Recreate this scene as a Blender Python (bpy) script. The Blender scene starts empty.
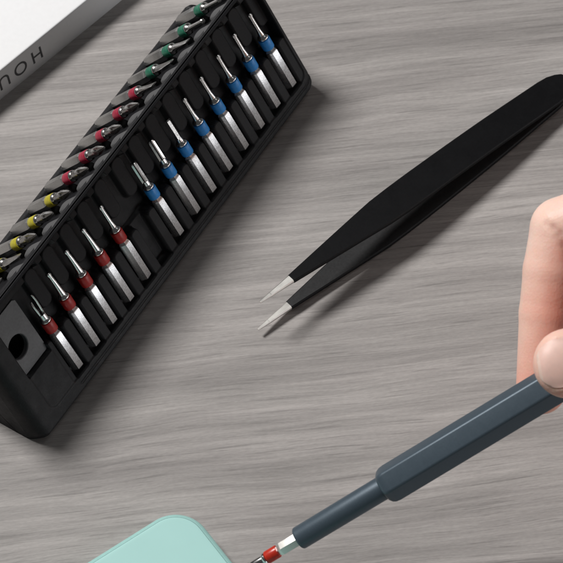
import bpy, bmesh, math, random
import numpy as np
from mathutils import Vector, Matrix

random.seed(7)
scene = bpy.context.scene
col = scene.collection
MM = 0.001                      # everything below is written in millimetres

# ------------------------------------------------------------------ helpers
def make_obj(name, verts, faces, mats, parent=None, smooth=True, sharp=None, midx=None, matrix=None):
    me = bpy.data.meshes.new(name)
    v = np.asarray(verts, dtype=float) * MM
    me.from_pydata([tuple(p) for p in v], [], [tuple(f) for f in faces])
    if not isinstance(mats, (list, tuple)): mats = [mats]
    for m in mats: me.materials.append(m)
    if smooth:
        me.polygons.foreach_set('use_smooth', [True] * len(me.polygons))
    if midx is not None:
        me.polygons.foreach_set('material_index', midx)
    me.update()
    if sharp is not None:
        me.set_sharp_from_angle(angle=math.radians(sharp))
    o = bpy.data.objects.new(name, me); col.objects.link(o)
    if parent is not None: o.parent = parent
    if matrix is not None: o.matrix_basis = matrix
    return o

def bm_obj(name, bm, mats, parent=None, smooth=True, sharp=35, matrix=None):
    bmesh.ops.recalc_face_normals(bm, faces=bm.faces[:])
    me = bpy.data.meshes.new(name)
    bmesh.ops.scale(bm, vec=(MM, MM, MM), verts=bm.verts[:])
    bm.to_mesh(me); bm.free()
    if not isinstance(mats, (list, tuple)): mats = [mats]
    for m in mats: me.materials.append(m)
    if smooth:
        me.polygons.foreach_set('use_smooth', [True] * len(me.polygons))
        if sharp: me.set_sharp_from_angle(angle=math.radians(sharp))
    o = bpy.data.objects.new(name, me); col.objects.link(o)
    if parent is not None: o.parent = parent
    if matrix is not None: o.matrix_basis = matrix
    return o

def empty(name, matrix):
    o = bpy.data.objects.new(name, None); col.objects.link(o)
    o.empty_display_size = 0.01
    o.matrix_world = matrix
    return o

def tag(o, label=None, cat=None, group=None, kind=None):
    if label: o['label'] = label
    if cat: o['category'] = cat
    if group: o['group'] = group
    if kind: o['kind'] = kind
    return o

def frame(origin, x, y, z):
    m = Matrix.Identity(4)
    for i, c in enumerate((x, y, z)):
        c = Vector(c).normalized()
        for j in range(3): m[j][i] = c[j]
    for j in range(3): m[j][3] = origin[j] * MM
    return m

def loft(rings, cap0=True, cap1=True):
    """rings: list of equally long closed loops of points -> verts, faces"""
    V = []; F = []; n = len(rings[0])
    for r in rings: V += [tuple(p) for p in r]
    for i in range(len(rings) - 1):
        for j in range(n):
            a = i * n + j; b = i * n + (j + 1) % n
            F.append((a, b, b + n, a + n))
    if cap0: F.append(tuple(range(n - 1, -1, -1)))
    if cap1: F.append(tuple(range((len(rings) - 1) * n, len(rings) * n)))
    return V, F

def lathe(profile, seg=24):
    """profile: (z, radius)"""
    return loft([[(r * math.cos(2 * math.pi * k / seg), r * math.sin(2 * math.pi * k / seg), z)
                  for k in range(seg)] for z, r in profile])

def poly_ring(n, r, z, rot=0.0):
    return [(r * math.cos(rot + 2 * math.pi * k / n), r * math.sin(rot + 2 * math.pi * k / n), z) for k in range(n)]

def add_vf(bm, vf, mat=0):
    vs = [bm.verts.new(v) for v in vf[0]]
    for f in vf[1]:
        fc = bm.faces.new([vs[i] for i in f]); fc.material_index = mat

# ------------------------------------------------------------------ materials
def new_mat(name):
    m = bpy.data.materials.new(name); m.use_nodes = True
    nt = m.node_tree
    return m, nt, nt.nodes['Principled BSDF']

def N(nt, typ, **kw):
    n = nt.nodes.new(typ)
    for k, v in kw.items():
        if k.startswith('in_'):
            key = k[3:]
            n.inputs[int(key) if key.isdigit() else key.replace('_', ' ')].default_value = v
        else: setattr(n, k, v)
    return n

def simple(name, color, rough=0.5, metal=0.0, spec=0.5, bump=0.0, bscale=900.0, cvar=0.0, rvar=0.0, stretch=(1, 1, 1)):
    """plain surface with a fine procedural grain in colour, gloss and relief"""
    m, nt, b = new_mat(name)
    b.inputs['Base Color'].default_value = (*color, 1)
    b.inputs['Roughness'].default_value = rough
    b.inputs['Metallic'].default_value = metal
    b.inputs['Specular IOR Level'].default_value = spec
    tc = N(nt, 'ShaderNodeTexCoord')
    mp = N(nt, 'ShaderNodeMapping'); mp.inputs['Scale'].default_value = stretch
    nt.links.new(tc.outputs['Object'], mp.inputs['Vector'])
    nz = N(nt, 'ShaderNodeTexNoise', in_Scale=bscale, in_Detail=4.0, in_Roughness=0.6)
    nt.links.new(mp.outputs['Vector'], nz.inputs['Vector'])
    if cvar:
        mr = N(nt, 'ShaderNodeMapRange', in_1=0.3, in_2=0.7, in_3=1 - cvar, in_4=1 + cvar)
        nt.links.new(nz.outputs['Fac'], mr.inputs[0])
        mx = N(nt, 'ShaderNodeMix', data_type='RGBA', blend_type='MULTIPLY')
        mx.inputs[0].default_value = 1.0
        mx.inputs[6].default_value = (*color, 1)
        nt.links.new(mr.outputs[0], mx.inputs[7])
        nt.links.new(mx.outputs[2], b.inputs['Base Color'])
    if rvar:
        nz2 = N(nt, 'ShaderNodeTexNoise', in_Scale=bscale * 0.15, in_Detail=5.0, in_Roughness=0.65)
        nt.links.new(mp.outputs['Vector'], nz2.inputs['Vector'])
        mr2 = N(nt, 'ShaderNodeMapRange', in_1=0.3, in_2=0.7, in_3=rough - rvar, in_4=rough + rvar)
        nt.links.new(nz2.outputs['Fac'], mr2.inputs[0])
        nt.links.new(mr2.outputs[0], b.inputs['Roughness'])
    if bump:
        bp = N(nt, 'ShaderNodeBump', in_Strength=bump, in_Distance=0.0002)
        nt.links.new(nz.outputs['Fac'], bp.inputs['Height'])
        nt.links.new(bp.outputs['Normal'], b.inputs['Normal'])
    return m

def wood_material():
    m, nt, b = new_mat('ash_grey_wood')
    L = nt.links.new
    tc = N(nt, 'ShaderNodeTexCoord')
    mp = N(nt, 'ShaderNodeMapping')
    mp.inputs['Scale'].default_value = (1000, 1000, 1000)          # to millimetres
    mp.inputs['Rotation'].default_value = (0, 0, math.radians(-7.5))
    L(tc.outputs['Object'], mp.inputs['Vector'])
    # gentle waviness of the grain
    wn = N(nt, 'ShaderNodeTexNoise', in_Scale=0.018, in_Detail=2.5, in_Roughness=0.5)
    st = N(nt, 'ShaderNodeVectorMath', operation='MULTIPLY'); st.inputs[1].default_value = (0.55, 1.5, 1)
    L(mp.outputs['Vector'], st.inputs[0]); L(st.outputs[0], wn.inputs['Vector'])
    wm = N(nt, 'ShaderNodeMath', operation='MULTIPLY_ADD'); wm.inputs[1].default_value = 7.0; wm.inputs[2].default_value = -3.5
    L(wn.outputs['Fac'], wm.inputs[0])
    cx = N(nt, 'ShaderNodeCombineXYZ'); L(wm.outputs[0], cx.inputs['Y'])
    ad = N(nt, 'ShaderNodeVectorMath', operation='ADD')
    L(mp.outputs['Vector'], ad.inputs[0]); L(cx.outputs[0], ad.inputs[1])
    def streak(sx, sy, detail, rough, off):
        v = N(nt, 'ShaderNodeVectorMath', operation='MULTIPLY_ADD')
        v.inputs[1].default_value = (sx, sy, 1); v.inputs[2].default_value = (off, off * 1.7, off)
        L(ad.outputs[0], v.inputs[0])
        n = N(nt, 'ShaderNodeTexNoise', in_Scale=1.0, in_Detail=detail, in_Roughness=rough)
        L(v.outputs[0], n.inputs['Vector'])
        return n.outputs['Fac']
    def rng(sock, a, bb, c, d, smooth=False):
        r = N(nt, 'ShaderNodeMapRange', in_1=a, in_2=bb, in_3=c, in_4=d)
        if smooth: r.interpolation_type = 'SMOOTHSTEP'
        L(sock, r.inputs[0]); return r.outputs[0]
    def mul(a, c):
        n = N(nt, 'ShaderNodeMath', operation='MULTIPLY'); L(a, n.inputs[0]); L(c, n.inputs[1]); return n.outputs[0]
    broad = rng(streak(0.007, 0.070, 3.0, 0.55, 3.1), 0.32, 0.68, 0.83, 1.14)
    band = rng(streak(0.011, 0.17, 3.0, 0.6, 7.9), 0.33, 0.67, 0.90, 1.08)
    mid = rng(streak(0.019, 0.42, 4.0, 0.62, 11.7), 0.31, 0.69, 0.86, 1.13)
    fine = rng(streak(0.060, 1.6, 4.0, 0.65, 23.4), 0.30, 0.70, 0.895, 1.10)
    grit = rng(streak(0.6, 2.4, 2.0, 0.6, 41.0), 0.28, 0.72, 0.92, 1.08)
    pore = rng(streak(0.028, 0.66, 4.0, 0.6, 57.0), 0.575, 0.67, 1.0, 0.79, True)
    pore2 = rng(streak(0.055, 1.9, 2.0, 0.5, 77.0), 0.60, 0.69, 1.0, 0.82, True)
    pale = rng(streak(0.018, 0.6, 2.0, 0.5, 91.0), 0.58, 0.72, 1.0, 1.09, True)
    f = broad
    for g in (band, mid, fine, grit, pore, pore2, pale): f = mul(f, g)
    tone = rng(streak(0.014, 0.12, 2.0, 0.5, 131.0), 0.35, 0.65, 0.0, 1.0)
    mx = N(nt, 'ShaderNodeMix', data_type='RGBA')
    mx.inputs[6].default_value = (0.350, 0.327, 0.316, 1)
    mx.inputs[7].default_value = (0.345, 0.324, 0.312, 1)
    L(tone, mx.inputs[0])
    mu = N(nt, 'ShaderNodeMix', data_type='RGBA', blend_type='MULTIPLY'); mu.inputs[0].default_value = 1
    L(mx.outputs[2], mu.inputs[6]); L(f, mu.inputs[7])
    L(mu.outputs[2], b.inputs['Base Color'])
    b.inputs['Roughness'].default_value = 0.55
    b.inputs['Specular IOR Level'].default_value = 0.3
    bp = N(nt, 'ShaderNodeBump', in_Strength=0.35, in_Distance=0.00025)
    L(f, bp.inputs['Height']); L(bp.outputs['Normal'], b.inputs['Normal'])
    return m

def skin_material():
    m, nt, b = new_mat('skin')
    L = nt.links.new
    at = N(nt, 'ShaderNodeAttribute', attribute_name='flush_shade')
    tc = N(nt, 'ShaderNodeTexCoord')
    nz = N(nt, 'ShaderNodeTexNoise', in_Scale=160.0, in_Detail=4.0, in_Roughness=0.6)
    L(tc.outputs['Object'], nz.inputs['Vector'])
    ma = N(nt, 'ShaderNodeMath', operation='MULTIPLY_ADD'); ma.inputs[1].default_value = 0.5; ma.inputs[2].default_value = -0.25
    L(nz.outputs['Fac'], ma.inputs[0])
    ad = N(nt, 'ShaderNodeMath', operation='ADD', use_clamp=True); L(at.outputs['Fac'], ad.inputs[0]); L(ma.outputs[0], ad.inputs[1])
    mx = N(nt, 'ShaderNodeMix', data_type='RGBA')
    mx.inputs[6].default_value = (0.90, 0.66, 0.56, 1)
    mx.inputs[7].default_value = (0.84, 0.36, 0.265, 1)
    L(ad.outputs[0], mx.inputs[0]); L(mx.outputs[2], b.inputs['Base Color'])
    b.inputs['Subsurface Weight'].default_value = 0.6
    b.inputs['Subsurface Radius'].default_value = (1.0, 0.35, 0.2)
    b.inputs['Subsurface Scale'].default_value = 0.003
    b.inputs['Roughness'].default_value = 0.48
    b.inputs['Specular IOR Level'].default_value = 0.4
    vo = N(nt, 'ShaderNodeTexVoronoi', in_Scale=1500.0)
    L(tc.outputs['Object'], vo.inputs['Vector'])
    n2 = N(nt, 'ShaderNodeTexNoise', in_Scale=700.0, in_Detail=3.0)
    L(tc.outputs['Object'], n2.inputs['Vector'])
    a2 = N(nt, 'ShaderNodeMath', operation='ADD'); L(vo.outputs['Distance'], a2.inputs[0]); L(n2.outputs['Fac'], a2.inputs[1])
    bp = N(nt, 'ShaderNodeBump', in_Strength=0.22, in_Distance=0.0002)
    L(a2.outputs[0], bp.inputs['Height']); L(bp.outputs['Normal'], b.inputs['Normal'])
    return m

M = {}
M['wood'] = wood_material()
M['skin'] = skin_material()
M['case'] = simple('black_case_plastic', (0.0105, 0.0105, 0.012), 0.5, 0, 0.22, bump=0.25, bscale=1800, cvar=0.25, rvar=0.08)
M['case_pad'] = simple('black_case_pad', (0.017, 0.017, 0.019), 0.6, 0, 0.25, bump=0.2, bscale=2200, cvar=0.2)
M['lit_pad'] = simple('lit_grey_pad', (0.078, 0.078, 0.080), 0.6, 0, 0.3, bump=0.2, bscale=2200, cvar=0.15)  # rear pads: black plastic painted grey as the key light shows it
M['plate'] = simple('grey_socket_plate', (0.115, 0.115, 0.12), 0.45, 0, 0.5, bump=0.15, bscale=1500, cvar=0.15, rvar=0.06)
M['shank'] = simple('etched_bit_steel', (0.50, 0.50, 0.51), 0.28, 1.0, 0.5, bump=0.07, bscale=4500, cvar=0.26, rvar=0.05)
M['rear_shank'] = simple('dull_bit_steel', (0.46, 0.46, 0.45), 0.32, 1.0, 0.5, bump=0.08, bscale=4500, cvar=0.15, rvar=0.06)
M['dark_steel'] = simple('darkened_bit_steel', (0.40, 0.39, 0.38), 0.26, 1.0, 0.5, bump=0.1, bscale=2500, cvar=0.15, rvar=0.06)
M['steel'] = simple('polished_bit_steel', (0.74, 0.73, 0.72), 0.20, 1.0, 0.5, bump=0.08, bscale=1200, cvar=0.08, rvar=0.06)
M['blue'] = simple('blue_band', (0.035, 0.34, 0.90), 0.35, 0, 0.5, bump=0.1, bscale=900, cvar=0.12)
M['red'] = simple('red_band', (0.52, 0.026, 0.024), 0.35, 0, 0.5, bump=0.1, bscale=900, cvar=0.12)
M['crimson'] = simple('crimson_band', (0.34, 0.010, 0.040), 0.35, 0, 0.5, bump=0.1, bscale=900, cvar=0.12)
M['bright_red'] = simple('bright_red_band', (0.52, 0.030, 0.014), 0.32, 0, 0.5, bump=0.1, bscale=900, cvar=0.12)
M['green'] = simple('green_band', (0.010, 0.14, 0.080), 0.35, 0, 0.5, bump=0.1, bscale=900, cvar=0.12)
M['yellow'] = simple('yellow_band', (0.46, 0.40, 0.020), 0.35, 0, 0.5, bump=0.1, bscale=900, cvar=0.12)
M['tweezer'] = simple('matte_black_coating', (0.0042, 0.0042, 0.005), 0.50, 0, 0.16, bump=0.12, bscale=1500, cvar=0.2, rvar=0.05)
M['tweezer_inner'] = simple('lit_black_inner_face', (0.027, 0.027, 0.028), 0.5, 0, 0.3, bump=0.12, bscale=1500, cvar=0.2, rvar=0.05)  # same coat, painted lighter for the light its inner face catches
M['tip_steel'] = simple('ground_tip_steel', (0.86, 0.84, 0.80), 0.40, 1.0, 0.5, bump=0.04, bscale=1500, cvar=0.03, rvar=0.07, stretch=(0.3, 1, 1))
M['pen'] = simple('anodised_slate_grey', (0.072, 0.101, 0.128), 0.40, 0.30, 0.6, bump=0.06, bscale=3000, cvar=0.06, rvar=0.03)
M['mint'] = simple('mint_glass_back', (0.445, 0.73, 0.695), 0.30, 0, 0.5, bump=0.0, bscale=60, cvar=0.02)
M['mint_rim'] = simple('mint_plastic_rim', (0.36, 0.62, 0.585), 0.22, 0.0, 0.5, bump=0.05, bscale=800, cvar=0.04)
M['card'] = simple('white_card', (0.86, 0.86, 0.87), 0.5, 0, 0.4, bump=0.08, bscale=700, cvar=0.015)
M['card_side'] = M['card']
M['ink'] = simple('dark_print_ink', (0.075, 0.075, 0.08), 0.5, 0, 0.4, cvar=0.1)
M['nail'] = simple('nail_plate', (0.86, 0.56, 0.48), 0.48, 0, 0.5, bump=0.04, bscale=500, cvar=0.04)
M['nail_edge'] = simple('nail_free_edge', (0.88, 0.62, 0.53), 0.48, 0, 0.5, bump=0.04, bscale=500, cvar=0.03)
for k in ('nail', 'nail_edge'):
    bs = M[k].node_tree.nodes['Principled BSDF']
    bs.inputs['Subsurface Weight'].default_value = 0.2
    bs.inputs['Subsurface Radius'].default_value = (1.0, 0.4, 0.25)
    bs.inputs['Subsurface Scale'].default_value = 0.0015

# ------------------------------------------------------------------ tabletop
bm = bmesh.new()
bmesh.ops.create_cube(bm, size=1)
bmesh.ops.scale(bm, vec=(1500, 1100, 25), verts=bm.verts[:])
bmesh.ops.translate(bm, vec=(0, 60, -12.5), verts=bm.verts[:])
bmesh.ops.bevel(bm, geom=bm.edges[:], offset=1.5, segments=3, affect='EDGES')
tag(bm_obj('tabletop', bm, M['wood'], sharp=30), kind='structure')

# ------------------------------------------------------------------ bit case
PHI = math.radians(57.84); TH = math.radians(60.36)
R = Vector((math.cos(PHI), math.sin(PHI), 0))          # along the case, towards its far end
NN = Vector((-math.sin(PHI), math.cos(PHI), 0))        # across the case, away from the front row
ZZ = Vector((0, 0, 1))
O = Vector((2.711, 60.108, 0))
case_mat = frame(O, R, NN, ZZ)                          # local x along R, y along NN
PITCH = 8.26
VR, V0, RIM = 35.5, -6.0, 1.2
cth, sth = math.cos(TH), math.sin(TH)
RIDGE = (cth * VR - sth * RIM, 7.0 + sth * VR + cth * RIM)   # (n, z) of the front ridge edge
NMID = RIDGE[0] + 0.75                                  # seam between the two trays
TH2 = math.radians(56.8); c2, s2 = math.cos(TH2), math.sin(TH2)
VR2, V02, UREAR = 36.54, -4.0, 0.33

def face_nz(v, w):                                      # front face (v up the slope, w outwards) -> (n, z)
    return cth * v - sth * w, 7.0 + sth * v + cth * w

def rear_nz(v, w):                                      # rear face, w measured from its rim plane
    return NMID + 0.75 - c2 * (v - VR2) + s2 * w, RIDGE[1] + s2 * (v - VR2) + c2 * w

U0, U1 = -7.3, 129.8
def sd_rbox(u, v, ulo, uhi, vlo, vhi, r):
    cu, cv = (ulo + uhi) / 2, (vlo + vhi) / 2
    qx = np.abs(u - cu) - ((uhi - ulo) / 2 - r); qy = np.abs(v - cv) - ((vhi - vlo) / 2 - r)
    return np.hypot(np.maximum(qx, 0), np.maximum(qy, 0)) + np.minimum(np.maximum(qx, qy), 0) - r
def ss(x, a, b):
    t = np.clip((x - a) / (b - a), 0, 1); return t * t * (3 - 2 * t)

def tray_depth(u, v):
    """depth of the moulded tray below its rim plane"""
    floor = np.full_like(u, 4.3)
    # seats for the hex shanks
    k = np.round(u / PITCH); du = u - k * PITCH
    floor = np.where((v < 14.6) & (u < 112), 4.3 - 1.25 * ss(-v, -14.8, -14.2), floor)
    # raised pads between the shanks and between the tips
    kk = np.clip(np.floor(u / PITCH), -1, 13) * PITCH + PITCH / 2
    pad = sd_rbox(u - kk, v, -1.75, 1.75, -3.0, 14.2, 1.4)
    floor = floor - (floor - 0.35) * (1 - ss(pad, -0.35, 0.25)) * (u < 112)
    kk2 = np.clip(np.floor(u / PITCH), -1, 12) * PITCH + PITCH / 2
    pad2 = sd_rbox(u - kk2, v, -2.55, 2.55, 19.6, 33.3, 2.3)
    floor = floor - (floor - 2.3) * (1 - ss(pad2, -0.45, 0.3)) * (u < 112)
    # the deep end bay
    bay = sd_rbox(u, v, 112.4, 121.6, 12.0, 31.8, 1.0)
    floor = np.where(bay < 0, 7.5, floor)
    floor = np.where((u > 111.6) & (v < 11.8), 0.2, floor)
    cav = sd_rbox(u, v, -5.4, 122.0, -1.6, 34.7, 2.6)
    d = floor * (1 - ss(cav, -0.35, 0.15))
    # moulded line round the rim
    d = d + 0.35 * np.exp(-((cav - 2.1) / 0.22) ** 2) * (v < 20) * (u < 110)
    # rounded outline of the face
    out = sd_rbox(u, v, U0 - 0.2, U1 + 0.2, V0 - 0.3, VR + 12, 4.0)
    d = d + 1.2 * ss(out, -1.3, 0.0) ** 2 + np.clip(out, 0, 5) * 2.2
    return d

def rear_pad(u, v):
    u = u - UREAR
    kk2 = np.clip(np.floor(u / PITCH), -1, 12) * PITCH + PITCH / 2
    return sd_rbox(u - kk2, v, -2.8, 2.8, 25.6, 44.0, 2.75)
def rear_depth(u, v):
    pad2 = rear_pad(u, v)
    floor = np.full_like(u, 3.4)
    k = np.round((u - UREAR) / PITCH); du = np.abs(u - UREAR - k * PITCH)
    seat = (1 - ss(du, 1.0, 1.5)) * (1 - ss(v, 13.6, 14.2)) * (k <= 13)
    floor = floor - 2.1 * seat
    dome = 0.2 + 0.9 * np.clip(1 + pad2 / 2.7, 0, 1) ** 2
    floor = floor - (floor - dome) * (1 - ss(pad2, -0.4, 0.2)) * (u < 112)
    cav = sd_rbox(u, v, -5.2, 122.0, 3.6, 36.0, 1.6)
    d = floor * (1 - ss(cav, -0.35, 0.15))
    # raised outer lip that holds the shank ends
    lip = 1.5 * ss(v, -2.5, 1.6) * (1 - ss(v, 3.6, 4.0)) * ss(u, U0, U0 + 2.5) * (1 - ss(u, U1 - 6, U1 - 2))
    d = d - np.where(v < 4.0, lip, 0)
    out = sd_rbox(u, v, U0 - 0.5, U1, V02 - 0.3, VR2 + 12, 4.0)
    return d + 0.8 * ss(out, -1.2, 0.0) ** 2 + np.clip(out, 0, 5) * 2.2

us = np.concatenate([np.linspace(U0, U0 + 3, 22)[:-1], np.linspace(U0 + 3, U1 - 4.5, 430)[:-1], np.linspace(U1 - 4.5, U1, 26)])
fil = np.linspace(0, 1, 9)
vs = np.linspace(V0, VR, 150)

def end_inset(u):
    r0, r1 = 1.6, 4.0
    a = np.clip((U0 + r0 - u) / r0, 0, 1); b = np.clip((u - (U1 - r1)) / r1, 0, 1)
    return r0 * (1 - np.sqrt(1 - a * a)) + r1 * (1 - np.sqrt(1 - b * b))

def tray_grid(rear):
    vr, v0 = (VR2, V02) if rear else (VR, V0)
    vv = np.linspace(v0, vr, 150)
    UU, VV = np.meshgrid(us, vv, indexing='ij')
    if rear:
        w = -rear_depth(UU, VV) - end_inset(UU) - 0.4 * ss(VV, vr - 0.6, vr) ** 2
        n, z = rear_nz(VV, w); sg = -1
    else:
        w = RIM - tray_depth(UU, VV) - end_inset(UU) - 0.4 * ss(VV, vr - 0.6, vr) ** 2
        n, z = face_nz(VV, w); sg = 1
    # foot: rounded from the lower rim edge down to the table
    n0 = n[:, :1]; z0 = z[:, :1]
    t = fil[:-1][None, :]
    fn = n0 + sg * 2.0 * (1 - np.sin(t * math.pi / 2))
    fz = 0.05 + (z0 - 0.05) * (1 - np.cos(t * math.pi / 2))
    # ridge: down into the seam between the trays
    nt_ = n[:, -1:]; zt = z[:, -1:]
    mid = NMID - sg * 0.12
    rn = np.concatenate([nt_ + (mid - nt_) * .4, nt_ + (mid - nt_) * 0.85, np.full_like(nt_, mid), np.full_like(nt_, mid)], 1)
    rz = np.concatenate([zt + 0.08, zt + 0.02, zt - 0.15, zt - 2.0], 1)
    n = np.concatenate([fn, n, rn], 1); z = np.concatenate([fz, z, rz], 1)
    x = -np.repeat(us[:, None], n.shape[1], 1)
    # faces of the raised pads, in the order of grid_faces
    uc = (us[:-1] + us[1:])[:, None] / 2; vc = (vv[:-1] + vv[1:])[None, :] / 2
    U_, V_ = np.broadcast_arrays(uc, vc)
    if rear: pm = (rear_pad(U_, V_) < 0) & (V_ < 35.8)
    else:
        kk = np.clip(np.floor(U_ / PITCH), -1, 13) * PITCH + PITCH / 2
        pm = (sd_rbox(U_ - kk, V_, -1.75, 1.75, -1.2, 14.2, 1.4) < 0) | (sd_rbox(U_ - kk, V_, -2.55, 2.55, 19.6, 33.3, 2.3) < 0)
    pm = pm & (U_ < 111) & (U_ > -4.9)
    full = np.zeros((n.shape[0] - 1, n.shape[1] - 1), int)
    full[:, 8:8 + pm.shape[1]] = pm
    return np.stack([x, n, z], -1), full.ravel()

def grid_faces(a, b, flip):
    i, j = np.meshgrid(np.arange(a - 1), np.arange(b - 1), indexing='ij')
    p = (i * b + j).ravel()
    f = np.stack([p, p + b, p + b + 1, p + 1], 1)
    return f[:, ::-1] if flip else f

root = empty('bit_case', case_mat)
tag(root, 'black plastic tent-shaped bit case with two rows of screwdriver bits on the grey table', 'bit case')
(gf, mf), (gr, mr_) = tray_grid(False), tray_grid(True)
for nm, g, flip, mi in (('front_tray', gf, False, mf), ('rear_tray', gr, True, mr_)):
    o = make_obj(nm, g.reshape(-1, 3), grid_faces(g.shape[0], g.shape[1], flip).tolist(), [M['case'], M['lit_pad'] if flip else M['case_pad']], root, sharp=None, midx=mi.tolist())
# shell: the two end walls and the underside close the trays into one box
V = []; F = []
for e, flip in ((0, False), (-1, True)):
    loop = np.concatenate([gf[e], gr[e][::-1]])
    base = len(V); V += loop.tolist(); m_ = len(loop)
    c = loop.mean(0); c[2] = 12.0; V.append(c.tolist())
    for i in range(m_):
        q = (base + i, base + (i + 1) % m_, base + m_)
        F.append(q[::-1] if flip else q)
base = len(V)
bl = np.stack([gf[:, 0], gr[:, 0]], 1)
V += bl.reshape(-1, 3).tolist()
F += [(base + f[0], base + f[1], base + f[2], base + f[3]) for f in grid_faces(len(us), 2, True)]
make_obj('shell', V, F, M['case'], root, sharp=40)
# grey plate with a round hole, set into the near end of the front tray
def plate():
    bm = bmesh.new(); nseg = 64
    ulo, uhi, vlo, vhi = 111.6, 122.3, 12.2, 31.6; cu, cv, r = 118.7, 20.2, 3.45
    for w_ in (0, 1):
        pass
    rings = []
    for w, rr in ((-1.8, r), (-0.5, r), (-0.3, r + 0.2)):
        rings.append([(cu + rr * math.cos(t), cv + rr * math.sin(t), w) for t in [2 * math.pi * k / nseg for k in range(nseg)]])
    outer = []
    for k in range(nseg):
        t = 2 * math.pi * k / nseg; c, s = math.cos(t), math.sin(t)
        lim = []
        if c > 1e-9: lim.append((uhi - cu) / c)
        if c < -1e-9: lim.append((ulo - cu) / c)
        if s > 1e-9: lim.append((vhi - cv) / s)
        if s < -1e-9: lim.append((vlo - cv) / s)
        l = min(lim); outer.append((cu + l * c, cv + l * s, -0.3))
    rings.append(outer); rings.append([(a, b_, -1.8) for a, b_, _ in outer])
    V = []; F = []
    for rg in rings:
        for u, v, w in rg:
            n, z = face_nz(v, w); V.append((-u, n, z))
    for i in range(len(rings) - 1):
        for j in range(nseg):
            a = i * nseg + j; b_ = i * nseg + (j + 1) % nseg
            F.append((a, b_, b_ + nseg, a + nseg))
    bm.free()
    return V, F
V, F = plate()
make_obj('socket_plate', V, F, M['plate'], root, smooth=True, sharp=30)

# ------------------------------------------------------------------ screwdriver bits
AF = 3.3 / 2 / math.cos(math.pi / 6)
def short_shank_vf():
    prof = [(3.2, 0.72), (3.5, 0.95), (3.7, 1.0), (13.5, 1.0), (14.0, 0.93), (14.6, 0.72), (14.9, 0.72)]
    return loft([poly_ring(6, AF * s, z, math.pi / 6) for z, s in prof])
def shank_vf():
    prof = [(0.0, 0.72), (0.35, 0.93), (0.6, 1.0), (13.5, 1.0), (14.0, 0.93), (14.6, 0.72), (14.9, 0.72)]
    return loft([poly_ring(6, AF * s, z, math.pi / 6) for z, s in prof])
def band_vf():
    return lathe([(14.75, 1.4), (14.85, 1.68), (15.0, 1.74), (18.1, 1.74), (18.3, 1.68), (18.4, 1.4)], 28)
def collar_vf():
    return lathe([(18.35, 1.2), (18.45, 1.45), (18.65, 1.62), (18.9, 1.64), (19.2, 1.5), (19.5, 1.2), (19.9, 0.9)], 24)

def blade_rings(spec, seg=20):
    """spec: (z, half width along y, half thickness along x)"""
    return loft([[(b * math.cos(2 * math.pi * k / seg), a * math.sin(2 * math.pi * k / seg), z) for k in range(seg)] for z, a, b in spec])

def tip_bm(kind):
    bm = bmesh.new()
    if kind == 'pin':
        add_vf(bm, lathe([(19.4, 1.0), (20.6, 0.80), (22, 0.66), (26.9, 0.58), (27.0, 0.76), (27.7, 0.76), (28.0, 0.48)], 18))
    elif kind == 'hook':                                 # tapered rod ending in a small bevelled head
        rings = []
        for z, r, off in ((19.4, 1.1, 0), (20.6, .95, 0), (22.5, .8, 0.0), (24.5, .68, 0.04), (26.0, .6, .12), (26.9, .58, .2), (27.0, .74, .22), (27.7, .72, .26), (28.0, .4, .28)):
            rings.append([(r * math.cos(2 * math.pi * k / 18), -off + r * math.sin(2 * math.pi * k / 18), z) for k in range(18)])
        add_vf(bm, loft(rings))
    elif kind == 'hex':                                  # wider hexagon key tip
        add_vf(bm, lathe([(19.4, 1.1), (20.2, 0.95), (20.8, 0.9)], 18))
        add_vf(bm, loft([poly_ring(6, r, z, 0.3) for z, r in ((20.7, .95), (27.3, .92), (27.7, .92), (28.0, .6))]))
    elif kind == 'star':
        def star(r, z): return [((r if k % 2 else r * .70) * math.cos(math.pi * k / 6), (r if k % 2 else r * .70) * math.sin(math.pi * k / 6), z) for k in range(12)]
        add_vf(bm, lathe([(19.4, 1.1), (20.4, 1.0), (21.0, 0.95)], 18))
        add_vf(bm, loft([star(r, z) for z, r in ((20.8, 1.08), (27.4, 1.02), (27.8, 0.9), (28.0, .6))]))
    elif kind == 'cross':
        def cr(a, c, z): return [(a, c, z), (c, c, z), (c, a, z), (-c, a, z), (-c, c, z), (-a, c, z), (-a, -c, z), (-c, -c, z), (-c, -a, z), (c, -a, z), (c, -c, z), (a, -c, z)]
        add_vf(bm, lathe([(19.4, 1.2), (20.5, 1.3), (23.4, 1.3), (23.9, 1.1)], 20))
        add_vf(bm, loft([cr(a, c, z) for z, a, c in ((23.3, 1.25, .62), (25.2, 1.12, .42), (27.2, .55, .26), (28.0, .26, .18))]))
    elif kind == 'flat':
        add_vf(bm, blade_rings([(19.4, 1.05, 1.05), (21, .95, .95), (23, .98, .6), (25.5, 1.1, .32), (27.8, 1.1, .2), (28, 1.05, .16)]))
    elif kind == 'spade':                                # broad leaf-shaped prying blade
        add_vf(bm, blade_rings([(19.4, 1.2, 1.1), (20.2, 1.5, .9), (21.6, 2.2, .55), (23.4, 2.6, .35), (25.4, 2.5, .28), (27.0, 1.7, .22), (28.0, .6, .14)], 24))
    elif kind == 'fork':                                 # two prongs either side of a slot
        add_vf(bm, lathe([(19.4, 1.2), (20.4, 1.15), (21.2, 1.1)], 20))
        for s in (-1, 1):
            rings = []
            for z, y, r in ((20.6, .62, .55), (23, .75, .5), (25.5, .85, .45), (27.3, .75, .42), (28.0, .6, .25)):
                if s < 0: z = 20.6 + (z - 20.6) * .78
                rings.append([(r * 1.1 * math.cos(2 * math.pi * k / 14), s * y + r * .75 * math.sin(2 * math.pi * k / 14), z) for k in range(14)])
            add_vf(bm, loft(rings))
    return bm

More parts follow.
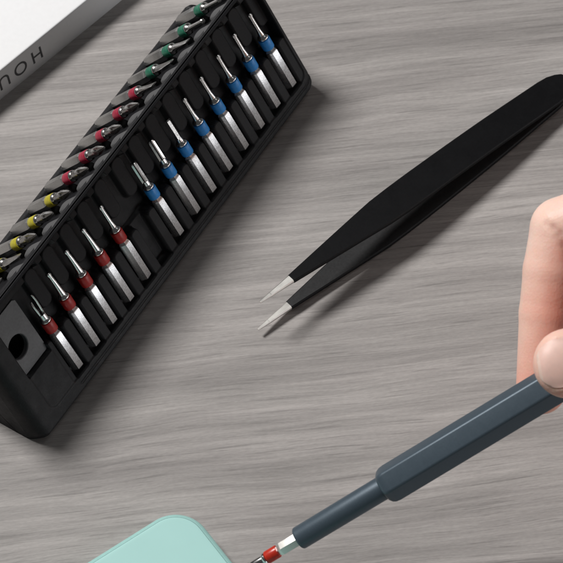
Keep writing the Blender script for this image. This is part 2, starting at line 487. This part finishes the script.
_cache = {}
def bit(mat_world, kind, colour, label, group, short=False):
    root = empty('screwdriver_bit', mat_world)
    tag(root, label, 'screwdriver bit', group)
    def part(key, build, name, m):
        if key not in _cache:
            bm = build(); o = bm_obj(name, bm, m, root, sharp=32); _cache[key] = o
        else:
            o = _cache[key].copy(); col.objects.link(o); o.parent = root
        return o
    def mk(vf):
        def f():
            bm = bmesh.new(); add_vf(bm, vf()); return bm
        return f
    if colour == 'bright_red': part('pen_shank', mk(shank_vf), 'hex_shank', M['tip_steel'])
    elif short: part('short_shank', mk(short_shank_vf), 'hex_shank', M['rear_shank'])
    else: part('shank', mk(shank_vf), 'hex_shank', M['shank'])
    part('band_' + colour, mk(band_vf), 'colour_band', M[colour])
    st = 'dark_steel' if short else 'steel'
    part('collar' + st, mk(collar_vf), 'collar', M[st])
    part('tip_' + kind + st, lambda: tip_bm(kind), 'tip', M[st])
    return root

def front_frame(u, jit=0.0, roll=0.0):
    n, z = face_nz(0.0, 0.0)
    org = O - R * u + NN * n + ZZ * z
    B = NN * cth + ZZ * sth; W = -NN * sth + ZZ * cth
    B = (B + R * jit).normalized()
    m = frame(org, W, B.cross(W), B)
    return m @ Matrix.Rotation(roll, 4, 'Z')
def rear_frame(u, jit=0.0, roll=0.0):
    n, z = rear_nz(0.0, 0.4)
    org = O - R * (u + UREAR) + NN * n + ZZ * z
    B = -NN * c2 + ZZ * s2; W = NN * s2 + ZZ * c2
    B = (B + R * jit).normalized()
    m = frame(org, W, B.cross(W), B)
    return m @ Matrix.Rotation(roll, 4, 'Z')

ORD = ['first', 'second', 'third', 'fourth', 'fifth', 'sixth', 'seventh', 'eighth']
TIPW = {'pin': 'thin rod tip', 'hook': 'tapered rod tip', 'hex': 'wide hexagonal tip', 'star': 'fluted tip',
        'cross': 'cross tip', 'flat': 'flat blade tip', 'spade': 'broad leaf-shaped blade', 'fork': 'two-pronged tip'}
GF, GR = 'screwdriver bits in the front row of the case', 'screwdriver bits in the rear row of the case'
front = [(k, 'blue', t) for k, t in enumerate(['pin', 'pin', 'pin', 'pin', 'pin', 'hex', 'star', 'star'])] + \
        [(k, 'red', t) for k, t in zip(range(9, 14), ['pin', 'hook', 'hook', 'hook', 'fork'])]
cnt = {}
for k, c, t in front:
    i = cnt.get(c, 0); cnt[c] = i + 1
    bit(front_frame(k * PITCH, random.uniform(-.012, .012), random.uniform(-.10, .10)), t, c,
        f'{c}-banded bit, {TIPW[t]}, {ORD[i]} {c} from far end of front row', GF)
rear = [(0, 'green', 'pin'), (1, 'green', 'pin'), (2, 'green', 'flat'), (3, 'green', 'spade')] + \
       [(k, 'crimson', t) for k, t in zip(range(4, 9), ['flat', 'cross', 'cross', 'cross', 'cross'])] + \
       [(k, 'yellow', t) for k, t in zip(range(9, 14), ['cross', 'cross', 'cross', 'spade', 'flat'])]
cnt = {}
for k, c, t in rear:
    i = cnt.get(c, 0); cnt[c] = i + 1
    cw = 'red' if c == 'crimson' else c
    bit(rear_frame(k * PITCH, random.uniform(-.015, .015), random.uniform(-.2, .2)), t, c,
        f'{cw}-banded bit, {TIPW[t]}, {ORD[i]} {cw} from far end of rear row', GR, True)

# ------------------------------------------------------------------ pen screwdriver with its bit
P0 = Vector((-6.05, -92.09, 12.0)); PD = Vector((0.8237, 0.3155, 0.4711)).normalized()
cam_loc = Vector((0.0, -518.6, 855.0))
side = PD.cross((cam_loc - P0).normalized()).normalized()
face = side.cross(PD).normalized()                       # roughly towards the viewer
pen_m = frame(P0, face, PD.cross(face), PD)
pen = empty('pen_screwdriver', pen_m @ Matrix.Rotation(math.radians(-10), 4, 'Z'))
tag(pen, 'slate grey pen screwdriver gripped by the hand with a red-banded bit in its nose', 'screwdriver')
V, F = lathe([(13.5, 1.9), (12.65, 2.0), (12.5, 2.25), (12.5, 2.75), (12.75, 3.0), (13.1, 3.08), (38.2, 3.15), (40.0, 3.15)], 48)
make_obj('barrel', V, F, M['pen'], pen, sharp=40)
def hex_round(apothem, rad, z, seg=7):
    pts = []
    for k in range(6):
        a0 = math.pi / 3 * k + math.pi / 6
        c = (apothem - rad) / math.cos(math.pi / 6)
        cx, cy = c * math.cos(a0), c * math.sin(a0)
        for j in range(seg):
            t = a0 - math.pi / 6 + math.pi / 3 * j / (seg - 1)
            pts.append((cx + rad * math.cos(t), cy + rad * math.sin(t), z))
    return pts
prof = [(38.9, 3.0, 2.6), (38.75, 3.35, 2.6), (38.9, 3.7, 2.4), (39.4, 4.1, 1.6), (40.2, 4.38, 1.2), (41.4, 4.5, 1.0), (60, 4.5, 1.0), (100, 4.5, 1.0), (140, 4.5, 1.0), (147, 4.5, 1.0), (148.2, 4.3, 1.6), (148.8, 3.9, 1.9)]
V, F = loft([hex_round(a, r, z) for z, a, r in prof])
make_obj('handle', V, F, M['pen'], pen, sharp=45)
V, F = lathe([(148.5, 3.3), (150.2, 3.3), (150.8, 3.0), (151, 2.4)], 40)
make_obj('end_cap', V, F, M['steel'], pen, sharp=40)
bm_m = frame(P0 + PD * 21.1, face, -(PD.cross(face)), -PD) @ Matrix.Rotation(math.radians(32), 4, 'Z')
bit(bm_m, 'cross', 'bright_red', 'bright red-banded steel bit fitted in the nose of the pen screwdriver', None)

# ------------------------------------------------------------------ tweezers
TA = Vector((-6.8, -16.2, 0)); TD = Vector((math.cos(math.radians(42.6)), math.sin(math.radians(42.6)), 0))
tw = empty('tweezers', frame(TA, TD, ZZ.cross(TD), ZZ))
tag(tw, 'open black pointed tweezers with bare steel tips lying flat on the table', 'tweezers')
LEN = 119.3
def half_w(s):
    xs = [0, 4, 12, 45, 52, 60, 90, 111, 114.5, 117, 118.5, LEN]; ys = [0.36, 0.72, 1.30, 4.5, 4.72, 4.8, 4.75, 4.6, 4.3, 3.5, 2.6, 1.2]
    return float(np.interp(s, xs, ys))
def low_z(s):
    return float(np.interp(s, [0, 12, 25, 40, 60, 75, 90, 105, 113, 121], [2.3, 1.95, 1.45, 1.0, .78, .78, 1.1, 1.9, 2.3, 2.45]))
def mid_z(s): return 2.9 + 4.2 * (1 - s / 120.0)
def arm_z(s, up):
    lz = low_z(s)
    return 2 * mid_z(s) - lz if up else lz
def arm_off(s, up): return (1.1 if up else -0.6) * (1 - s / 121.0)
def arm_part(s0, s1, up, inset=0.0):
    svals = sorted(set([s0, s1] + [s for s in np.linspace(s0, s1, 90)] + [s for s in (12, 45, 48, 52, 111, 113, 114.5, 116, 117, 118, 118.5, 119) if s0 < s < s1]))
    # smooth the sampled bow
    rings = []; mi = []
    for s in svals:
        hw = half_w(s) - inset; zc = np.mean([arm_z(min(max(s + d, 0), LEN), up) for d in (-6, -3, 0, 3, 6)]) if 4 < s < LEN - 4 else arm_z(s, up)
        oc = arm_off(s, up)
        th = (0.78 if s > 14 else 0.62 + 0.16 * s / 14) - inset     # half thickness
        if s < 12: th *= 0.45 + 0.55 * (s / 12)
        b = min(0.28, hw * .5, th * .5)
        s = s + (2.4 * (1 - s / LEN) if up else 0.0)
        rings.append([(s, oc - hw, zc - th + b), (s, oc - hw + b, zc - th), (s, oc + hw - b, zc - th), (s, oc + hw, zc - th + b),
                      (s, oc + hw, zc + th - b), (s, oc + hw - b, zc + th), (s, oc - hw + b, zc + th), (s, oc - hw, zc + th - b)])
    V, F = loft(rings)
    inner = 1 if up else 5                                  # the side that looks at the other arm
    mi = []
    for i in range(len(rings) - 1):
        for j in range(8): mi.append(1 if (j == inner) else 0)
    mi += [0, 0]
    return V, F, mi
for up in (True, False):
    V, F, mi = arm_part(11.5, LEN, up)
    arm = make_obj('arm', V, F, [M['tweezer'], M['tweezer_inner']], tw, sharp=28, midx=mi)
    V, F, mi = arm_part(0.0, 11.9, up, 0.06)
    make_obj('tip', V, F, M['tip_steel'], arm, sharp=28)
bm = bmesh.new()
bmesh.ops.create_cube(bm, size=1)
bmesh.ops.scale(bm, vec=(8, 7.4, 1.2), verts=bm.verts[:])
bmesh.ops.translate(bm, vec=(113.0, 0, 3.3), verts=bm.verts[:])
bm_obj('rear_spacer', bm, M['tweezer'], tw)

# ------------------------------------------------------------------ mint phone
e1 = Vector((0.8141, 0.5807, 0)); e2 = Vector((0.5807, -0.8141, 0))
corner = Vector((-25.4, -71.4, 0))
ph_c = corner - e1 * 36 + e2 * 74
ph = empty('mobile_phone', frame(ph_c, e1, -e2, ZZ))
tag(ph, 'mint green phone with rounded corners lying flat on the table below the pen tip', 'phone')
def rrect(hx, hy, r, z, seg=16):
    pts = []
    for cx, cy, a in ((hx - r, hy - r, 0), (-hx + r, hy - r, 90), (-hx + r, -hy + r, 180), (hx - r, -hy + r, 270)):
        for j in range(seg):
            t = math.radians(a + 90 * j / (seg - 1))
            pts.append((cx + r * math.cos(t), cy + r * math.sin(t), z))
    return pts
rings = []
for d, z in [(1.6, .05), (.6, .35), (.1, 1.1), (0, 2.2), (0, 4.0)] + [(2.2 - 2.2 * math.cos(t), 5.85 + 2.2 * math.sin(t)) for t in [math.radians(a) for a in (0, 12, 24, 36, 48, 58, 66, 73)]]:
    rings.append(rrect(36 - d, 74 - d, 9.4 - d, z))
V, F = loft(rings, True, False)
make_obj('rim', V, F, M['mint_rim'], ph, sharp=None)
V, F = loft([rrect(36 - d, 74 - d, 9.4 - d, z) for d, z in ((1.58, 7.5), (1.60, 7.93), (1.72, 8.01), (2.0, 8.06), (2.6, 8.08))])
make_obj('back_panel', V, F, M['mint'], ph, sharp=40)

# ------------------------------------------------------------------ white box with lettering
b1 = Vector((0.697, 0.717, 0)); b2 = Vector((-0.717, 0.697, 0))
bo = Vector((-62.6, 77.1, 0))
bx = empty('white_box', frame(bo, b1, b2, ZZ))
tag(bx, 'flat white cardboard box with grey lettering on its side, beside the bit case', 'box')
H_BOX, INS = 9.8, 1.9
rings = []
for d, z in ((0.0, 0.0), (0.0, 0.1), (INS - 0.02, H_BOX - 0.45), (INS + .05, H_BOX - .2), (INS + .22, H_BOX - .05), (INS + .5, H_BOX)):
    x0, x1, y0, y1, r = -78 + d, 88 - d, 0 + d, 120 - d, 1.2
    pts = []
    for cx, cy, a in ((x1 - r, y1 - r, 0), (x0 + r, y1 - r, 90), (x0 + r, y0 + r, 180), (x1 - r, y0 + r, 270)):
        for j in range(6):
            t = math.radians(a + 18 * j); pts.append((cx + r * math.cos(t), cy + r * math.sin(t), z))
    rings.append(pts)
V, F = loft(rings)
make_obj('carton', V, F, M['card'], bx, sharp=40)
slope = math.atan2(INS, H_BOX - 0.5)
txt = bpy.data.curves.new('lettering', 'FONT')
txt.body = 'HOU'; txt.size = 6.3 * MM; txt.extrude = 0.03 * MM; txt.align_x = 'LEFT'; txt.space_character = 1.47
txt.offset = 0.02 * MM
to = bpy.data.objects.new('lettering_curve', txt); col.objects.link(to)
dg = bpy.context.evaluated_depsgraph_get()
tme = bpy.data.meshes.new_from_object(to.evaluated_get(dg)); tme.name = 'lettering'
bpy.data.objects.remove(to)
tme.materials.clear(); tme.materials.append(M['ink'])
lo = bpy.data.objects.new('lettering', tme); col.objects.link(lo); lo.parent = bx
# upside down: reads towards -x, its top towards the table
nrm = Vector((0, -math.cos(slope), math.sin(slope)))
upv = Vector((0, -math.sin(slope), -math.cos(slope)))
rd = Vector((-1, 0, 0))
zt = 7.0
lm = frame(Vector((-6.0, INS * zt / (H_BOX - .5), zt)) + nrm * 0.05, rd, upv, nrm)
lo.matrix_basis = lm

# ------------------------------------------------------------------ hand (one continuous skin)
FWc = np.array([0, 0.5186, -0.8550])
def rc(p, a, b, r1, r2):
    """distance to a round cone"""
    a = np.array(a, float); b = np.array(b, float)
    ba = b - a; l2 = ba @ ba; rr = r1 - r2; a2 = l2 - rr * rr; il2 = 1 / l2
    pa = p - a; y = pa @ ba; z = y - l2
    x2 = ((pa * l2 - y[:, None] * ba) ** 2).sum(1); y2 = y * y * l2; z2 = z * z * l2
    k = np.sign(rr) * rr * rr * x2
    d = (np.sqrt(x2 * a2 * il2) + y * rr) * il2 - r1
    c1 = np.sign(z) * a2 * z2 > k
    c2 = np.sign(y) * a2 * y2 < k
    d = np.where(c2, np.sqrt(x2 + y2) * il2 - r1, d)
    d = np.where(c1, np.sqrt(x2 + z2) * il2 - r2, d)
    return d
def smin(a, b, k):
    h = np.clip(0.5 + 0.5 * (b - a) / k, 0, 1)
    return b * (1 - h) + a * h - k * h * (1 - h)

IDX = [((112, -15, 76), (71.6, -21.6, 61.2), 10.5, 7.9), ((71.6, -21.6, 61.2), (69.7, -30.5, 55.2), 7.9, 7.8), ((69.7, -30.5, 55.2), (68.2, -39.5, 49.0), 7.8, 7.25), ((68.2, -39.5, 49.0), (66.6, -55.6, 38.3), 7.25, 6.4)]
THB = [((150, -34, 56), (120, -53, 65), 15, 11.5), ((120, -53, 65), (95, -59.5, 66.5), 11.2, 9.8), ((95, -59.5, 66.5), (71.6, -62.0, 62.6), 9.9, 8.7)]
MID = [((116, -5, 68), (90, 6, 50), 10.5, 8.2), ((90, 6, 50), (90, -18, 35), 8.0, 7.2), ((90, -18, 35), (92, -36, 32), 7.1, 6.3)]
RNG = [((120, 12, 62), (97, 18, 42), 10, 7.8), ((97, 18, 42), (98, -6, 28), 7.7, 6.9), ((98, -6, 28), (102, -22, 27), 6.8, 6.0)]
PNK = [((126, 27, 54), (106, 30, 36), 9, 6.8), ((106, 30, 36), (108, 10, 25), 6.7, 5.9), ((108, 10, 25), (113, -3, 25), 5.8, 5.2)]
PALM = [((112, -24, 69), (178, -8, 62), 11.5, 17), ((116, -5, 66), (180, 2, 60), 11.5, 17), ((120, 12, 60), (182, 10, 57), 11, 16), ((126, 27, 53), (182, 16, 54), 10, 15),
        ((150, -34, 56), (178, -10, 58), 15, 17), ((178, 0, 59), (290, 10, 66), 20, 27)]
HD = np.array([-0.48, -3.39, 6.0])                     # the grip rides up with the pen
PEN_A = np.array(P0 + PD * 60.0) - HD; PEN_B = np.array(P0 + PD * 130.0) - HD
TH_T = np.array(THB[2][1], float); TH_AX = TH_T - np.array(THB[2][0], float); TH_AX /= np.linalg.norm(TH_AX)
TH_DOR = -FWc + TH_AX * (FWc @ TH_AX); TH_DOR /= np.linalg.norm(TH_DOR)
TH_DOR = TH_DOR + 0.12 * np.cross(TH_AX, TH_DOR); TH_DOR /= np.linalg.norm(TH_DOR)
TH_LAT = np.cross(TH_AX, TH_DOR)
def chain(p, bones, k):
    d = None
    for a, b, r1, r2 in bones:
        e = rc(p, a, b, r1, r2); d = e if d is None else smin(d, e, k)
    return d
def groove(p, d, a, b, r, depth):
    g = rc(p, a, b, r, r)
    return d + depth * np.exp(-(np.maximum(g, 0) / 0.8) ** 2)
CREASES = []
def hand_sdf(p):
    palm = chain(p, PALM, 9.0)
    d = palm
    for f, k in ((IDX, 0.6), (MID, 0.6), (RNG, 0.6), (PNK, 0.6)):
        # fingers merge with the palm, but stay apart from each other
        e = chain(p, f, k)
        near = smin(palm, e, 6.0)
        d = np.minimum(d, near)
    th = chain(p, THB, 0.6)
    # the back of the thumb is flat, with a raised fold of skin round the nail
    q = p - TH_T; s_ = q @ TH_AX; t_ = q @ TH_LAT; h_ = q @ TH_DOR
    w_ = np.exp(-(np.maximum(-s_ - 14, 0) / 10) ** 2)
    th = -smin(-th, -(h_ - (5.7 + 4.0 * (1 - w_)) + 0.028 * t_ ** 2), 3.0)
    nb = sd_rbox(s_, t_, -8.4, 12.0, -5.9, 5.9, 4.2)
    th = th - 0.42 * np.exp(-((nb - 0.9) / 0.8) ** 2) * (h_ > 1.0) * (1 - ss(s_, 2.0, 6.0))
    d = np.minimum(d, smin(palm, th, 8.0))
    # flesh gives way to the pen
    pen_d = rc(p, PEN_A, PEN_B, 4.65, 4.65)
    d = np.maximum(d, -(pen_d + 0.0))
    # creases inside the bent joint
    for a, b, dep in CREASES: d = groove(p, d, a, b, 0.05, dep)
    return d

def on_skin(q):                                          # the point of the skin nearest along the line of sight
    q = np.array([q], float) - FWc * 30
    for it in range(120): q = q + FWc * (np.clip(hand_sdf(q), -2, 3) * 0.7)[:, None]
    return q[0]
CREASES = []
_c = [on_skin(q) for q in ((67.3, -24.6, 68.3), (69.0, -25.6, 67.6), (70.6, -27.1, 66.7), (72.0, -29.0, 65.6), (73.6, -31.6, 63.9), (75.4, -35.0, 61.6))]
CREASES = [(_c[i], _c[i + 1], dep) for i, dep in enumerate((0.4, 0.8, 1.1, 1.3, 1.3))]

def surface_nets(sdf, lo, hi, h):
    xs = [np.arange(lo[i], hi[i] + h, h) for i in range(3)]
    nx, ny, nz = map(len, xs)
    G = np.empty((nx, ny, nz))
    for i in range(nx):
        yy, zz = np.meshgrid(xs[1], xs[2], indexing='ij')
        P = np.stack([np.full(yy.size, xs[0][i]), yy.ravel(), zz.ravel()], 1)
        G[i] = sdf(P).reshape(ny, nz)
    ins = G < 0
    cnt = np.zeros((nx - 1, ny - 1, nz - 1), int)
    for a in (0, 1):
        for b in (0, 1):
            for c in (0, 1):
                cnt += ins[a:nx - 1 + a, b:ny - 1 + b, c:nz - 1 + c]
    act = (cnt > 0) & (cnt < 8)
    idx = -np.ones(act.shape, int); ijk = np.argwhere(act); idx[act] = np.arange(len(ijk))
    P = np.array(lo) + (ijk + 0.5) * h
    F = []
    for ax in range(3):
        s0 = [slice(1, -1)] * 3; s0[ax] = slice(0, -1)
        s1 = [slice(1, -1)] * 3; s1[ax] = slice(1, None)
        A = ins[tuple(s0)]; Bq = ins[tuple(s1)]
        e = np.argwhere(A != Bq)
        sg = A[A != Bq]
        o1, o2 = [(1, 2), (2, 0), (0, 1)][ax]
        base = e.copy(); base[:, o1] += 1; base[:, o2] += 1
        def cell(d1, d2):
            c = base.copy(); c[:, o1] -= d1; c[:, o2] -= d2
            return idx[c[:, 0], c[:, 1], c[:, 2]]
        q = np.stack([cell(1, 1), cell(0, 1), cell(0, 0), cell(1, 0)], 1)
        q[~sg] = q[~sg][:, ::-1]
        F.append(q)
    F = np.concatenate(F)
    F = F[(F >= 0).all(1)]
    for it in range(6):
        d = sdf(P); g = np.stack([(sdf(P + dv) - sdf(P - dv)) for dv in np.eye(3) * 0.05], 1) / 0.1
        P = P - (d / np.maximum((g * g).sum(1), 0.3))[:, None] * g * 0.8
        if it < 4:                                      # even out the net between the projections
            acc = np.zeros_like(P); c = np.zeros(len(P))
            for a, b in ((0, 1), (1, 2), (2, 3), (3, 0)):
                np.add.at(acc, F[:, a], P[F[:, b]]); np.add.at(c, F[:, a], 1)
                np.add.at(acc, F[:, b], P[F[:, a]]); np.add.at(c, F[:, b], 1)
            P = P * 0.5 + 0.5 * acc / np.maximum(c, 1)[:, None]
    return P, F

HP, HF = surface_nets(hand_sdf, (52, -80, 8), (300, 46, 100), 0.75)
hand = make_obj('hand', HP + HD, HF.tolist(), M['skin'])
tag(hand, 'bare right hand entering from the right, pinching the pen screwdriver between thumb and finger', 'hand')
def near(p, q, r): return np.exp(-(((p - np.array(q)) ** 2).sum(1)) / (r * r))
fl = 0.10 + 0.75 * near(HP, (66.4, -57, 37), 11) + 0.85 * near(HP, (74, -64, 58), 12) + 1.3 * near(HP, (78, -41, 54), 12) + 0.5 * near(HP, (74, -52, 44), 8) + 0.7 * near(HP, (73.5, -30, 64), 4.5)  # skin redness, plus red shade between finger and thumb put into colour
at = hand.data.attributes.new('flush_shade', 'FLOAT', 'POINT')
at.data.foreach_set('value', np.clip(fl, 0, 1).astype(np.float32))
# thumbnail: a curved plate over the back of the thumb tip
ta, ax, dors, lat = TH_T, TH_AX, TH_DOR, TH_LAT
def nail():
    nu, nv = 22, 26
    V = []; F = []; mi = []
    for i in range(nu):
        s = -8.2 + 15.6 * i / (nu - 1)                  # along the thumb
        wmax = 6.0
        # rounded free edge and rounded root
        e = 1.0
        if s > 2.5: e = math.sqrt(max(0.0, 1 - ((s - 2.5) / 5.55) ** 2))
        if s < -5: e = math.sqrt(max(0.05, 1 - ((-5 - s) / 3.3) ** 2))
        for j in range(nv):
            t = -1 + 2 * j / (nv - 1)
            V.append(ta + ax * s + lat * (t * wmax * e) + dors * 9)
    V = np.array(V)
    for it in range(40):                                # drop on to the skin
        V = V - dors * (hand_sdf(V) * 0.6)[:, None]
    h0 = V.copy()
    Vt = h0 + dors * 0.22; Vb = h0 - dors * 0.35
    n = len(Vt)
    for i in range(nu - 1):
        for j in range(nv - 1):
            a = i * nv + j; q = (a, a + 1, a + nv + 1, a + nv)
            F.append(q); mi.append(1 if i >= nu - 2 else 0)
            F.append(tuple(n + k for k in q[::-1])); mi.append(1 if i >= nu - 2 else 0)
    rim = [j for j in range(nv)] + [i * nv + nv - 1 for i in range(1, nu)] + [(nu - 1) * nv + j for j in range(nv - 2, -1, -1)] + [i * nv for i in range(nu - 2, 0, -1)]
    for k in range(len(rim)):
        a, b = rim[k], rim[(k + 1) % len(rim)]
        F.append((a, n + a, n + b, b)); mi.append(1 if a // nv >= nu - 2 else 0)
    return np.concatenate([Vt, Vb]), F, mi
V, F, mi = nail()
no = make_obj('thumbnail', V + HD, F, [M['nail'], M['nail_edge']], hand, sharp=50, midx=mi)

# ------------------------------------------------------------------ light
w = bpy.data.worlds.new('World'); scene.world = w; w.use_nodes = True
bg = w.node_tree.nodes['Background']
bg.inputs['Color'].default_value = (0.98, 0.99, 1.0, 1); bg.inputs['Strength'].default_value = 0.055

def area(name, direction, dist, size, power, color=(1, 1, 1), target=(0, 0, 0.01)):
    ld = bpy.data.lights.new(name, 'AREA'); ld.shape = 'DISK' if isinstance(size, float) else 'RECTANGLE'
    if isinstance(size, float): ld.size = size
    else: ld.size, ld.size_y = size
    ld.energy = power; ld.color = color
    o = bpy.data.objects.new(name, ld); col.objects.link(o)
    d = Vector(direction).normalized()
    o.location = Vector(target) + d * dist
    o.rotation_euler = d.to_track_quat('Z', 'Y').to_euler()
    return o
area('key_window_lamp', (-0.7, 0.42, 1.0), 1.3, 0.30, 18.5, (1.0, 0.985, 0.965))
area('added_side_fill', (1.0, -0.22, 0.09), 1.3, (1.3, 0.26), 5.2, (0.97, 0.985, 1.0))  # unseen fill, added to brighten the front bits and the box side

area('added_overhead_softbox', (0.32, 0.26, 0.9), 1.25, 0.4, 0.6, (1.0, 0.99, 0.98))  # unseen softbox, added for glints on collars, tips and pen

# ------------------------------------------------------------------ camera
cam = bpy.data.cameras.new('camera'); co = bpy.data.objects.new('camera', cam); col.objects.link(co)
E_ = math.radians(58.76)
co.location = (0, -math.cos(E_), math.sin(E_))
co.rotation_euler = (math.pi / 2 - E_, 0, 0)
cam.sensor_width = 36; cam.lens = 36 * 3657 / 563
cam.clip_start = 0.05; cam.clip_end = 20
cam.dof.use_dof = True; cam.dof.focus_distance = 0.985; cam.dof.aperture_fstop = 55
scene.camera = co

scene.view_settings.view_transform = 'Standard'
scene.view_settings.look = 'None'
scene.view_settings.exposure = 0.0
scene.view_settings.gamma = 1.0
